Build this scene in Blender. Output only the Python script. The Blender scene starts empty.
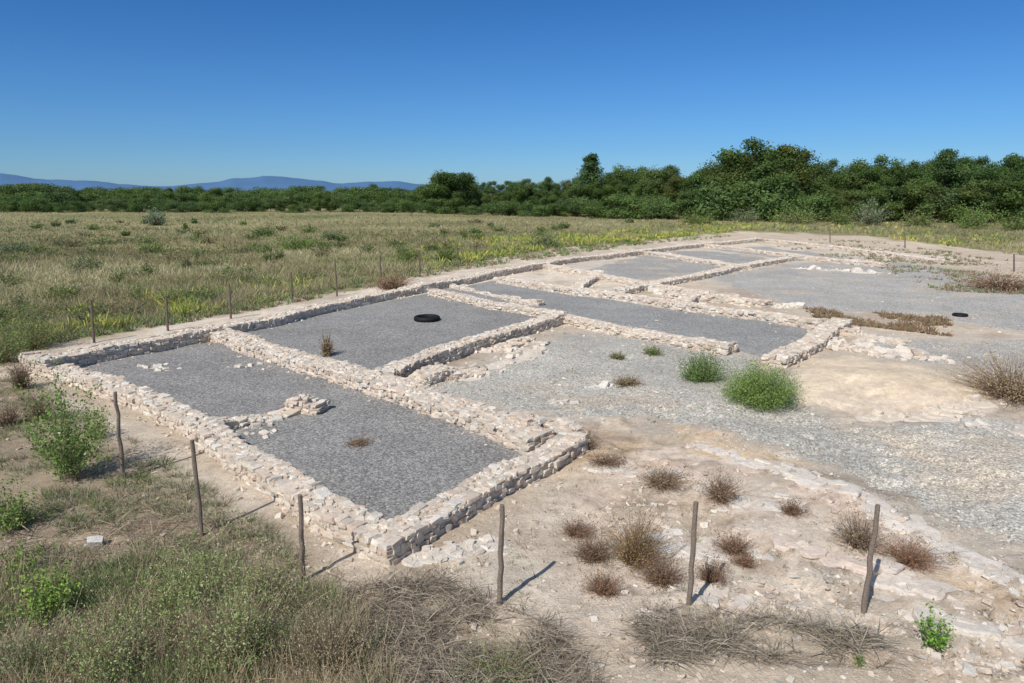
import bpy, bmesh, math
import numpy as np
R = np.random.RandomState
rng = R(7)
COL = bpy.context.scene.collection
F = 700.0; HOR = 193.0; CH = 5.5
TH = math.atan((341.5-HOR)/F); CT, ST = math.cos(TH), math.sin(TH)

def ray(px, py):
    px = np.asarray(px, float); py = np.asarray(py, float)
    v = (py-341.5)/F
    return (px-512)/F, CT - v*ST, -(ST + v*CT)
def P(px, py, z=0.0):
    rx, ry, rz = ray(px, py)
    t = (z-CH)/rz
    return rx*t, ry*t
def dist(px, py):
    rx, ry, rz = ray(px, py); return float(-CH/rz)
def poly(pts, z=0.0):
    return np.array([[float(a) for a in P(x, y, z)] for x, y in pts])

# ---------------------------------------------------------------- noise
def _h(ix, iy, s):
    n = (ix.astype(np.int64)*374761393 + iy.astype(np.int64)*668265263 + s*1442695041) & 0xffffffff
    n = ((n ^ (n >> 13))*1274126177) & 0xffffffff
    return ((n ^ (n >> 16)) & 0xffff)/65535.0
def vn(x, y, s=0):
    x = np.asarray(x, float); y = np.asarray(y, float)
    ix = np.floor(x); iy = np.floor(y); fx = x-ix; fy = y-iy
    fx = fx*fx*(3-2*fx); fy = fy*fy*(3-2*fy)
    a = _h(ix, iy, s); b = _h(ix+1, iy, s); c = _h(ix, iy+1, s); d = _h(ix+1, iy+1, s)
    return (a*(1-fx)+b*fx)*(1-fy)+(c*(1-fx)+d*fx)*fy
def fbm(x, y, o=4, s=0):
    r = 0; a = .5; t = 0
    for i in range(o):
        r = r + a*vn(x*2**i+17.3*i, y*2**i-9.1*i, s+i); t += a; a *= .5
    return r/t*2-1
def sstep(a, b, x):
    t = np.clip((x-a)/(b-a), 0, 1); return t*t*(3-2*t)
def sd(poly_, x, y):
    n = len(poly_); d = np.full(x.shape, 1e18); ins = np.zeros(x.shape, bool)
    for i in range(n):
        ax, ay = poly_[i]; bx, by = poly_[(i+1) % n]
        ex, ey = bx-ax, by-ay
        wx, wy = x-ax, y-ay
        t = np.clip((wx*ex+wy*ey)/(ex*ex+ey*ey+1e-12), 0, 1)
        d = np.minimum(d, (wx-ex*t)**2+(wy-ey*t)**2)
        c = ((ay > y) != (by > y))
        with np.errstate(divide='ignore', invalid='ignore'):
            xi = ax+(y-ay)/(ey if abs(ey) > 1e-9 else 1e-9)*ex
        ins ^= (c & (x < xi))
    return np.where(ins, np.sqrt(d), -np.sqrt(d))

def lin(r, g, b):
    return tuple(((c/255.)/12.92 if c/255. <= .04045 else ((c/255.+.055)/1.055)**2.4) for c in (r, g, b))

HUMP = [P(840, 385), P(900, 386), P(945, 394)]
def shelf(x, y):
    return sstep(.3, 2.5, x)*(1-sstep(16, 20, y))*sstep(6, 8, y)
def shelfq(x, y):
    return fbm(x/2.6+.35*fbm(x/.6, y/.6, 3, 35), y/1.7+.2*fbm(x/.5, y/.5, 2, 36), 4, 33)*3.2
def H(x, y):
    x = np.asarray(x, float); y = np.asarray(y, float)
    d = np.hypot(x, y)
    near = 1-sstep(22, 40, d)
    h = .10*fbm(x/6, y/6, 3, 5) + near*.045*fbm(x/.9, y/.9, 3, 9)
    h = h + sstep(70, 220, d)*.7*fbm(x/70, y/70, 3, 21)
    m = shelf(x, y)*near
    q = shelfq(x, y)
    st = np.floor(q)+sstep(.35, .62, q-np.floor(q))
    h = h + m*(.085*st+.02*np.abs(fbm(x/.45, y/.35, 4, 37)))
    for hx_, hy_ in HUMP:
        e = np.exp(-((x-hx_)**2+(y-hy_)**2)/3.4)
        h = h+e*(.20+.05*fbm(x/.5, y/.5, 4, 38))
    return h

# ---------------------------------------------------------------- mesh utils
def mesh_obj(name, V, T, C=None, mat=None, parent=None, smooth=False):
    V = np.asarray(V, np.float32).reshape(-1, 3); T = np.asarray(T, np.int32)
    k = T.shape[1]
    me = bpy.data.meshes.new(name)
    me.vertices.add(len(V)); me.vertices.foreach_set('co', V.ravel())
    me.loops.add(T.size); me.loops.foreach_set('vertex_index', T.ravel())
    me.polygons.add(len(T)); me.polygons.foreach_set('loop_start', np.arange(0, T.size, k, dtype=np.int32))
    me.polygons.foreach_set('loop_total', np.full(len(T), k, np.int32))
    me.polygons.foreach_set('use_smooth', np.full(len(T), bool(smooth)))
    me.update(calc_edges=True)
    if C is not None:
        C = np.asarray(C, np.float32)
        a = me.color_attributes.new('Col', 'FLOAT_COLOR', 'POINT')
        a.data.foreach_set('color', np.hstack([C, np.ones((len(C), 1), np.float32)]).ravel())
    if mat: me.materials.append(mat)
    o = bpy.data.objects.new(name, me); COL.objects.link(o)
    if parent: o.parent = parent
    return o
class Acc:
    def __init__(s): s.V = []; s.T = []; s.C = []; s.n = 0
    def add(s, V, T, C):
        V = np.asarray(V, float).reshape(-1, 3)
        C = np.asarray(C, float)
        if C.ndim == 1: C = np.tile(C, (len(V), 1))
        s.V.append(V); s.T.append(np.asarray(T, int)+s.n); s.C.append(C); s.n += len(V)
        return s
    def build(s, name, mat, parent=None, smooth=False, off=None):
        V = np.vstack(s.V)
        if off is not None: V = V-np.array(off)
        return mesh_obj(name, V, np.vstack(s.T), np.vstack(s.C), mat, parent, smooth)
def tag(o, label=None, cat=None, group=None, kind=None):
    if label: o['label'] = label
    if cat: o['category'] = cat
    if group: o['group'] = group
    if kind: o['kind'] = kind
    return o
def empty(name, loc):
    o = bpy.data.objects.new(name, None); COL.objects.link(o); o.location = loc; o.empty_display_size = .2
    return o

def hull(pts):
    bm = bmesh.new()
    for q in pts: bm.verts.new(q)
    bm.verts.ensure_lookup_table()
    g = bmesh.ops.convex_hull(bm, input=bm.verts[:])
    bmesh.ops.delete(bm, geom=list({e for e in g['geom_interior'] if isinstance(e, bmesh.types.BMVert)}), context='VERTS')
    bmesh.ops.triangulate(bm, faces=bm.faces[:])
    bmesh.ops.recalc_face_normals(bm, faces=bm.faces[:])
    bm.verts.index_update()
    V = np.array([v.co[:] for v in bm.verts]); T = np.array([[v.index for v in f.verts] for f in bm.faces])
    bm.free(); return V, T
def block_t(r):
    p = []
    for sx in (-1, 1):
        for sy in (-1, 1):
            for sz in (-1, 1):
                c = np.array([sx, sy, sz])*(1-r.rand(3)*np.array([.38, .3, .34]))
                if r.rand() < .6:
                    for k in range(3):
                        q = c.copy(); q[k] *= r.uniform(.45, .8); p.append(q)
                else: p.append(c)
    return hull(p)
def flag_t(r, n=None):
    n = n or r.randint(5, 8); p = []
    a0 = r.rand()*6.28
    for i in range(n):
        a = a0+6.283*(i+r.uniform(-.35, .35))/n; q = np.array([math.cos(a), math.sin(a)])*r.uniform(.8, 1.05); q /= np.abs(q).max()**.6
        p.append((q[0]*.86, q[1]*.86, r.uniform(.75, 1))); p.append((q[0], q[1], r.uniform(.2, .6))); p.append((q[0]*1.02, q[1]*1.02, -1))
    return hull(p)
def rock_t(n, r, boxy=.6):
    d = r.normal(size=(n, 3)); d /= np.linalg.norm(d, axis=1)[:, None]
    p = np.sign(d)*np.abs(d)**boxy; p /= np.abs(p).max(axis=0); return hull(p)
STONE = [block_t(R(i)) for i in range(24)]
FLAG = [flag_t(R(30+i)) for i in range(24)]
PEB = [block_t(R(50+i)) for i in range(5)]+[rock_t(8, R(60+i), .7) for i in range(5)]
SLAB = [flag_t(R(90+i), 8) for i in range(8)]

def inst(acc, temps, pos, half, yaw, tilt, col, r):
    pos = np.asarray(pos, float); half = np.asarray(half, float); yaw = np.asarray(yaw, float)
    tilt = np.asarray(tilt, float); col = np.asarray(col, float)
    which = r.randint(0, len(temps), len(pos))
    for k, (tv, tt) in enumerate(temps):
        m = which == k; N = int(m.sum())
        if not N: continue
        v = tv[None]*half[m][:, None, :]
        cx, sx = np.cos(tilt[m, 0])[:, None], np.sin(tilt[m, 0])[:, None]
        cy, sy = np.cos(tilt[m, 1])[:, None], np.sin(tilt[m, 1])[:, None]
        cz, sz = np.cos(yaw[m])[:, None], np.sin(yaw[m])[:, None]
        x, y, z = v[..., 0], v[..., 1], v[..., 2]
        y, z = y*cx-z*sx, y*sx+z*cx
        x, z = x*cy+z*sy, -x*sy+z*cy
        x, y = x*cz-y*sz, x*sz+y*cz
        W = np.stack([x, y, z], -1)+pos[m][:, None, :]
        T = tt[None]+(np.arange(N)*len(tv))[:, None, None]
        acc.add(W.reshape(-1, 3), T.reshape(-1, 3), np.repeat(col[m], len(tv), 0))

def nrm(a): return a/np.maximum(np.linalg.norm(a, axis=1)[:, None], 1e-9)
def blades(acc, base, d, L, w, droop, col, r, dark=.75):
    N = len(base); L = np.broadcast_to(L, N)[:, None]; w = np.broadcast_to(w, N)[:, None]; droop = np.broadcast_to(droop, N)[:, None]
    s = nrm(np.cross(d, r.normal(size=(N, 3))))
    z = np.array([[0, 0, 1.]])
    p1 = base+d*L*.55; p2 = base+d*L-z*droop*L
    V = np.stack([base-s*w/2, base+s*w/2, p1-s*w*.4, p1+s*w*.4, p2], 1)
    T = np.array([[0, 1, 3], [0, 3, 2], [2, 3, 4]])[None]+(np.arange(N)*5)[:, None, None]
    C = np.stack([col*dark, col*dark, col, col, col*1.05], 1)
    acc.add(V.reshape(-1, 3), T.reshape(-1, 3), C.reshape(-1, 3))
def leaves(acc, p, size, col, r, up=0., n=None):
    N = len(p); size = np.broadcast_to(size, N)[:, None]
    a = nrm(r.normal(size=(N, 3)))
    b = r.normal(size=(N, 3))
    if n is not None: a = nrm(np.cross(n+.5*r.normal(size=(N, 3)), r.normal(size=(N, 3)))); b = np.cross(n, a)+.35*r.normal(size=(N, 3))
    b = nrm(b-a*np.sum(a*b, 1)[:, None])
    V = np.stack([p-a*size, p+b*size*.55, p+a*size, p-b*size*.55], 1)
    T = np.array([[0, 1, 2], [0, 2, 3]])[None]+(np.arange(N)*4)[:, None, None]
    acc.add(V.reshape(-1, 3), T.reshape(-1, 3), np.repeat(col, 4, 0))
def tube(acc, p0, p1, r0, r1, col, n=7, rough=0, r=None, seg=1, cap=True):
    p0 = np.array(p0, float); p1 = np.array(p1, float); d = (p1-p0)/np.linalg.norm(p1-p0)
    a = np.cross(d, [0.3, .9, .1] if abs(d[1]) < .8 else [1, 0, 0]); a /= np.linalg.norm(a); b = np.cross(d, a)
    V = []; T = []
    for i in range(seg+1):
        t = i/seg; c = p0+(p1-p0)*t; rr = r0+(r1-r0)*t
        if rough and 0 < i < seg: c = c+r.normal(size=3)*rough*.6
        for k in range(n):
            th = 2*math.pi*k/n; q = rr*(1+(r.normal()*rough*4 if rough else 0))
            V.append(c+(a*math.cos(th)+b*math.sin(th))*q)
    for i in range(seg):
        for k in range(n):
            A = i*n+k; B = i*n+(k+1) % n
            T += [[A, B, B+n], [A, B+n, A+n]]
    if cap:
        V.append(p1+d*r1*.15); e = len(V)-1
        for k in range(n): T.append([seg*n+k, seg*n+(k+1) % n, e])
    acc.add(V, T, np.array(col, float))

# ---------------------------------------------------------------- materials
def newmat(name):
    m = bpy.data.materials.new(name); m.use_nodes = True
    nt = m.node_tree; b = nt.nodes['Principled BSDF']; b.inputs['Specular IOR Level'].default_value = .15
    b.inputs['Roughness'].default_value = .9
    return m, nt, b
def N(nt, t, **k):
    n = nt.nodes.new(t)
    for a, v in k.items(): setattr(n, a, v)
    return n
def noise(nt, co, scale, detail=4, rough=.6):
    n = N(nt, 'ShaderNodeTexNoise'); n.inputs['Scale'].default_value = scale
    n.inputs['Detail'].default_value = detail; n.inputs['Roughness'].default_value = rough
    nt.links.new(co, n.inputs['Vector']); return n.outputs['Fac']
def mrange(nt, v, a, b, c, d):
    n = N(nt, 'ShaderNodeMapRange'); nt.links.new(v, n.inputs[0])
    for i, q in enumerate((a, b, c, d)): n.inputs[i+1].default_value = q
    return n.outputs[0]
def mul(nt, a, b):
    n = N(nt, 'ShaderNodeVectorMath', operation='MULTIPLY'); nt.links.new(a, n.inputs[0]); nt.links.new(b, n.inputs[1]); return n.outputs[0]
def math_(nt, op, a, b):
    n = N(nt, 'ShaderNodeMath', operation=op)
    for i, q in enumerate((a, b)):
        if isinstance(q, (int, float)): n.inputs[i].default_value = q
        else: nt.links.new(q, n.inputs[i])
    return n.outputs[0]
def mix(nt, f, a, b):
    n = N(nt, 'ShaderNodeMix', data_type='RGBA')
    nt.links.new(f, n.inputs[0])
    for i, q in ((6, a), (7, b)):
        if isinstance(q, tuple): n.inputs[i].default_value = (*q, 1)
        else: nt.links.new(q, n.inputs[i])
    return n.outputs[2]
def bump(nt, b, h, strength, dist_):
    n = N(nt, 'ShaderNodeBump'); n.inputs['Strength'].default_value = strength; n.inputs['Distance'].default_value = dist_
    nt.links.new(h, n.inputs['Height']); nt.links.new(n.outputs[0], b.inputs['Normal'])
def geo(nt): return N(nt, 'ShaderNodeNewGeometry').outputs['Position']
def vcol(nt): return N(nt, 'ShaderNodeVertexColor', layer_name='Col').outputs[0]
def voro(nt, co, scale, feat='F1'):
    n = N(nt, 'ShaderNodeTexVoronoi', feature=feat); n.inputs['Scale'].default_value = scale; nt.links.new(co, n.inputs['Vector']); return n

def m_stone():
    m, nt, b = newmat('limestone'); g = geo(nt)
    n1 = noise(nt, g, 9, 6, .7); n2 = noise(nt, g, 45, 4, .7)
    f = math_(nt, 'MULTIPLY', mrange(nt, n1, .25, .75, .74, 1.2), mrange(nt, n2, .2, .8, .82, 1.14))
    nt.links.new(mul(nt, vcol(nt), f), b.inputs[0]); bump(nt, b, math_(nt, 'ADD', n2, n1), .8, .025); return m
def m_soil():
    m, nt, b = newmat('soil'); g = geo(nt)
    n0 = noise(nt, g, .9, 8, .68); n1 = noise(nt, g, 5, 8, .75); n2 = noise(nt, g, 35, 4, .7)
    f = math_(nt, 'MULTIPLY', mrange(nt, n1, .3, .7, .74, 1.18), mrange(nt, n2, .25, .75, .8, 1.18))
    f = math_(nt, 'MULTIPLY', f, mrange(nt, n0, .3, .7, .84, 1.12))
    c = mul(nt, vcol(nt), f)
    v = voro(nt, g, 11); pe = mrange(nt, v.outputs['Distance'], .16, .24, 1, 0)
    sel = N(nt, 'ShaderNodeSeparateColor'); nt.links.new(v.outputs['Color'], sel.inputs[0])
    pe = math_(nt, 'MULTIPLY', pe, mrange(nt, sel.outputs[0], .78, .82, 0, 1))
    c = mix(nt, math_(nt, 'MULTIPLY', pe, .45), c, (.66, .59, .5))
    v2 = voro(nt, g, 26); s2 = N(nt, 'ShaderNodeSeparateColor'); nt.links.new(v2.outputs['Color'], s2.inputs[0])
    p2 = math_(nt, 'MULTIPLY', mrange(nt, v2.outputs['Distance'], .2, .3, 1, 0), mrange(nt, s2.outputs[1], .66, .7, 0, 1))
    c = mix(nt, math_(nt, 'MULTIPLY', p2, .45), c, (.56, .49, .42))
    nt.links.new(c, b.inputs[0])
    hh = math_(nt, 'ADD', math_(nt, 'ADD', math_(nt, 'MULTIPLY', n1, 2.4), n2), math_(nt, 'ADD', pe, math_(nt, 'MULTIPLY', p2, .5)))
    bump(nt, b, hh, .85, .03); return m
def m_gravel():
    m, nt, b = newmat('gravel'); g = geo(nt)
    wv = noise(nt, g, .6, 6, .65)
    v = voro(nt, g, 24); s = N(nt, 'ShaderNodeSeparateColor'); nt.links.new(v.outputs['Color'], s.inputs[0])
    v2 = voro(nt, g, 55); s2 = N(nt, 'ShaderNodeSeparateColor'); nt.links.new(v2.outputs['Color'], s2.inputs[0])
    f = math_(nt, 'MULTIPLY', mrange(nt, s.outputs[0], 0, 1, .65, 1.5), mrange(nt, s2.outputs[0], 0, 1, .75, 1.25))
    f = math_(nt, 'MULTIPLY', f, mrange(nt, wv, .3, .7, .88, 1.12))
    f = math_(nt, 'MULTIPLY', f, mrange(nt, v.outputs['Distance'], .25, .6, 1, .75))
    c = mul(nt, vcol(nt), f)
    c = mix(nt, math_(nt, 'MULTIPLY', mrange(nt, s.outputs[2], .92, .95, 0, 1), .45), c, (.55, .50, .43))
    nt.links.new(c, b.inputs[0])
    hh = math_(nt, 'ADD', mrange(nt, v.outputs['Distance'], 0, .6, 1, 0), math_(nt, 'MULTIPLY', mrange(nt, v2.outputs['Distance'], 0, .6, 1, 0), .5))
    bump(nt, b, hh, .6, .012); return m
def m_leaf(name, tr=.25):
    m, nt, b = newmat(name); g = geo(nt)
    c = vcol(nt)
    oi = N(nt, 'ShaderNodeObjectInfo')
    cc = N(nt, 'ShaderNodeMix', data_type='RGBA'); nt.links.new(oi.outputs['Random'], cc.inputs[0])
    cc.inputs[6].default_value = (.86, .94, .92, 1); cc.inputs[7].default_value = (1.14, 1.08, 1.0, 1)
    c = mul(nt, c, cc.outputs[2])
    nt.links.new(c, b.inputs[0]); b.inputs['Roughness'].default_value = .75
    t = N(nt, 'ShaderNodeBsdfTranslucent'); nt.links.new(c, t.inputs[0])
    mx = N(nt, 'ShaderNodeMixShader'); mx.inputs[0].default_value = tr
    nt.links.new(b.outputs[0], mx.inputs[1]); nt.links.new(t.outputs[0], mx.inputs[2])
    nt.links.new(mx.outputs[0], nt.nodes['Material Output'].inputs[0]); return m
def m_plain(name, sc, lo=.7, hi=1.25, bs=.02, rough=.9):
    m, nt, b = newmat(name); g = geo(nt); b.inputs['Roughness'].default_value = rough
    n1 = noise(nt, g, sc, 6, .7)
    nt.links.new(mul(nt, vcol(nt), mrange(nt, n1, .3, .7, lo, hi)), b.inputs[0]); bump(nt, b, n1, .6, bs); return m
M_ST = m_stone(); M_SO = m_soil(); M_GR = m_gravel(); M_LF = m_leaf('foliage'); M_DRY = m_leaf('dry_plant', .2)
M_BARK = m_plain('bark', 12); M_WOOD = m_plain('weathered_wood', 40, .55, 1.35, .01); M_RUB = m_plain('black_rubber', 20, .8, 1.2, .01, .6)
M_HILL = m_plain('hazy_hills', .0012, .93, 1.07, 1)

# ---------------------------------------------------------------- ground
site = poly([(-250, 620), (-200, 440), (-30, 372), (30, 345), (80, 337), (150, 325), (240, 309), (340, 290), (450, 268), (560, 249),
             (640, 242), (740, 232), (860, 236), (960, 247), (1100, 264), (1500, 300), (1900, 420)])
site = np.vstack([site, [[30, -20], [-20, -20]]])
left_scrub = poly([(-250, 620), (-200, 440), (-30, 372), (12, 372), (50, 396), (160, 466), (280, 545), (330, 595), (440, 620), (560, 660), (600, 760), (600, 900)])
left_scrub = np.vstack([left_scrub, [[0, -20], [-30, -20]]])
GPX = [
 ('room', [(52, 362), (212, 334), (560, 441), (392, 540)], lin(142, 139, 135)),
 ('room', [(222, 333), (432, 293), (560, 318), (385, 378)], lin(145, 142, 138)),
 ('room', [(436, 291), (500, 279), (830, 326), (776, 360), (728, 346)], lin(149, 147, 143)),
 ('far', [(575, 270), (640, 254), (700, 250), (775, 259), (700, 275), (640, 282)], lin(164, 160, 154)),
 ('far', [(770, 247), (860, 258), (800, 262), (700, 248)], lin(168, 164, 157)),
 ('far', [(700, 277), (790, 263), (900, 262), (1000, 278), (1080, 300), (1100, 345), (960, 322), (880, 312), (820, 312), (770, 300)], lin(176, 171, 163)),
 ('lot', [(400, 392), (470, 372), (560, 332), (640, 334), (740, 352), (770, 366), (790, 396), (850, 418), (960, 420), (1100, 425), (1200, 480), (1200, 620), (1040, 575), (960, 530), (880, 492), (800, 462), (700, 430), (640, 418), (580, 420), (500, 410)], lin(181, 175, 164)),
 ('lot', [(850, 335), (940, 340), (1100, 335), (1100, 375), (1000, 385), (960, 366), (900, 364), (830, 350)], lin(178, 172, 162)),
]
GW = [(k, poly(p), c) for k, p, c in GPX]
sandy = [poly(p) for p in ([(790, 362), (850, 358), (920, 366), (990, 396), (970, 414), (850, 416), (800, 402)],
                           [(670, 425), (740, 445), (800, 465), (760, 476), (700, 460)], [(560, 445), (640, 440), (700, 470), (620, 480), (560, 470)],
                           [(660, 500), (720, 505), (740, 520), (690, 525)], [(940, 560), (1010, 590), (1000, 610), (930, 585)])]
pale = [poly(p) for p in ([(430, 560), (540, 500), (600, 450), (760, 475), (900, 515), (1100, 610), (1000, 670), (820, 640), (700, 620), (560, 630), (420, 600)],
                          [(15, 372), (60, 385), (360, 545), (400, 570), (380, 590), (200, 490), (60, 410)],
                          [(50, 348), (240, 312), (450, 272), (700, 240), (900, 250), (1020, 262), (760, 262), (500, 285), (240, 330), (80, 358)],
                          [(560, 268), (700, 288), (820, 312), (770, 306), (620, 290), (520, 276)])]
def ground_col(x, y, lot):
    d = np.hypot(x, y)
    w = fbm(x/1.3, y/1.3, 4, 40)*np.clip(d/22, .5, 4)
    n2 = fbm(x/9, y/9, 4, 60)[:, None]; n3 = fbm(x/.5, y/.5, 3, 61)[:, None]
    n7 = fbm(x/22, y/22, 4, 62)[:, None]
    fieldc = np.array(lin(140, 133, 92))*(1+.35*n2+.2*n7)+np.clip(-n2, 0, 1)*np.array([-.06, .01, -.02])
    soil = np.array(lin(205, 187, 164))*(1+.16*n2+.12*n3)
    c = fieldc
    m = sstep(-.6, .6, sd(site, x, y)+w)[:, None]; c = c*(1-m)+soil*m
    m = .75*sstep(-.5, .5, sd(left_scrub, x, y)+w*1.3)[:, None]; c = c*(1-m)+np.array(lin(150, 132, 107))*(1+.3*n3)*m
    for p in pale:
        m = .8*sstep(-.4, .8, sd(p, x, y)+w*1.2)[:, None]; c = c*(1-m)+np.array(lin(226, 210, 190))*(1+.14*n3)*m
    m = .6*sstep(-2.2, .6, lot+w*.8)[:, None]; c = c*(1-m)+np.array(lin(190, 181, 168))*m
    for j, p in enumerate(sandy):
        m = .9*sstep(-.5, .5, sd(p, x, y)+w*.8)[:, None]; c = c*(1-m)+(np.array(lin(236, 214, 184))*(1+.14*n3) if j == 0 else np.array(lin(224, 196, 162)))*m
    lt = (sstep(.12, .45, fbm(x/2.1, y/2.1, 5, 77))*(1-.9*sstep(-.8, .3, sd(sandy[0], x, y))))[:, None]*.36
    c = c*(1-lt)+np.array(lin(152, 130, 108))*lt
    sh_ = (shelf(x, y)*(1-sstep(-1, .5, lot)))[:, None]
    rk = (sstep(-.05, .2, fbm(x/1.6, y/1.1, 5, 78)))[:, None]*sh_*.7
    c = c*(1-rk)+np.array(lin(232, 214, 196))*rk
    pk = (sstep(.15, .4, fbm(x/1.6, y/1.3, 4, 88)))[:, None]*sh_*.35
    c = c*(1-pk)+np.array(lin(218, 184, 160))*pk
    q = shelfq(x, y); fr = q-np.floor(q)
    ck = np.maximum(sstep(.25, .42, fr)*(1-sstep(.5, .68, fr)), .6*(1-sstep(0, .04, np.abs(fbm(x/1.0, y/.8, 5, 79)))))[:, None]*sh_*.42
    c = c*(1-ck)+np.array(lin(142, 118, 96))*ck
    return np.clip(c, .01, .9)
ys = [-40, -25, -15, -8, -3, 0, 2, 3.5, 4.5]
y = 5.2
while y < 60: ys.append(y); y += .0075*y
while y < 14000: ys.append(y); y += .035*y
ys = np.array(ys)
u = np.arange(-7.8, 7.8, .0140); xs = 6*np.sinh(u)
X, Y = np.meshgrid(xs, ys); sh = X.shape; x = X.ravel(); y = Y.ravel()
gsd = np.full(x.shape, -1e9); lotd = np.full(x.shape, -1e9)
nearm = np.hypot(x, y) < 160
for k, p, c in GW:
    q = sd(p, x[nearm], y[nearm]); gsd[nearm] = np.maximum(gsd[nearm], q)
    if k != 'room': lotd[nearm] = np.maximum(lotd[nearm], q)
def lift(s, x, y, kind):
    wgt = {'room': .15, 'far': 2.4, 'lot': 1.1}[kind]
    nz = fbm(x/1.6, y/1.6, 5, 71)*wgt + (fbm(x/.35, y/.35, 3, 72)*.45 if kind == 'lot' else 0)
    return np.clip((s+nz)*{'room': .12, 'far': .03, 'lot': .045}[kind], -.08, .035)
z = H(x, y)-.07*sstep(.3, 1.5, gsd)
far = sstep(300, 1500, np.hypot(x, y)); z = z*(1-far)
ii = np.arange(sh[0]*sh[1]).reshape(sh)
Q = np.stack([ii[:-1, :-1], ii[:-1, 1:], ii[1:, 1:], ii[1:, :-1]], -1).reshape(-1, 4)
g = mesh_obj('ground', np.stack([x, y, z], 1), Q, ground_col(x, y, lotd), M_SO, smooth=True)
tag(g, kind='structure', label='pale stony soil and dry field stretching to the horizon')
for k, p, c in GW:
    lo = p.min(0)-1; hi = p.max(0)+1
    st = max(.09, (hi-lo).max()/260)
    gx, gy = np.meshgrid(np.arange(lo[0], hi[0]+st, st), np.arange(lo[1], hi[1]+st, st)); s2 = gx.shape
    fx, fy = gx.ravel(), gy.ravel()
    L_ = lift(sd(p, fx, fy), fx, fy, k)
    gz = H(fx, fy)+L_-(.02 if k != 'room' else 0)
    ii = np.arange(fx.size).reshape(s2)
    Q = np.stack([ii[:-1, :-1], ii[:-1, 1:], ii[1:, 1:], ii[1:, :-1]], -1).reshape(-1, 4)
    Q = Q[(L_[Q] > -.075).any(1)]
    n2 = fbm(fx/2.5, fy/2.5, 4, 81)[:, None]
    cc = np.array(c)*.98*(1+.14*n2)
    if k != 'room':
        dm = sstep(.0, .5, fbm(fx/1.8, fy/1.8, 5, 83))[:, None]*.5
        cc = cc*(1-dm)+np.array(lin(196, 178, 154))*dm
    o = mesh_obj('gravel', np.stack([fx, fy, gz], 1), Q, cc, M_GR, smooth=True)
    tag(o, kind='structure')

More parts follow.
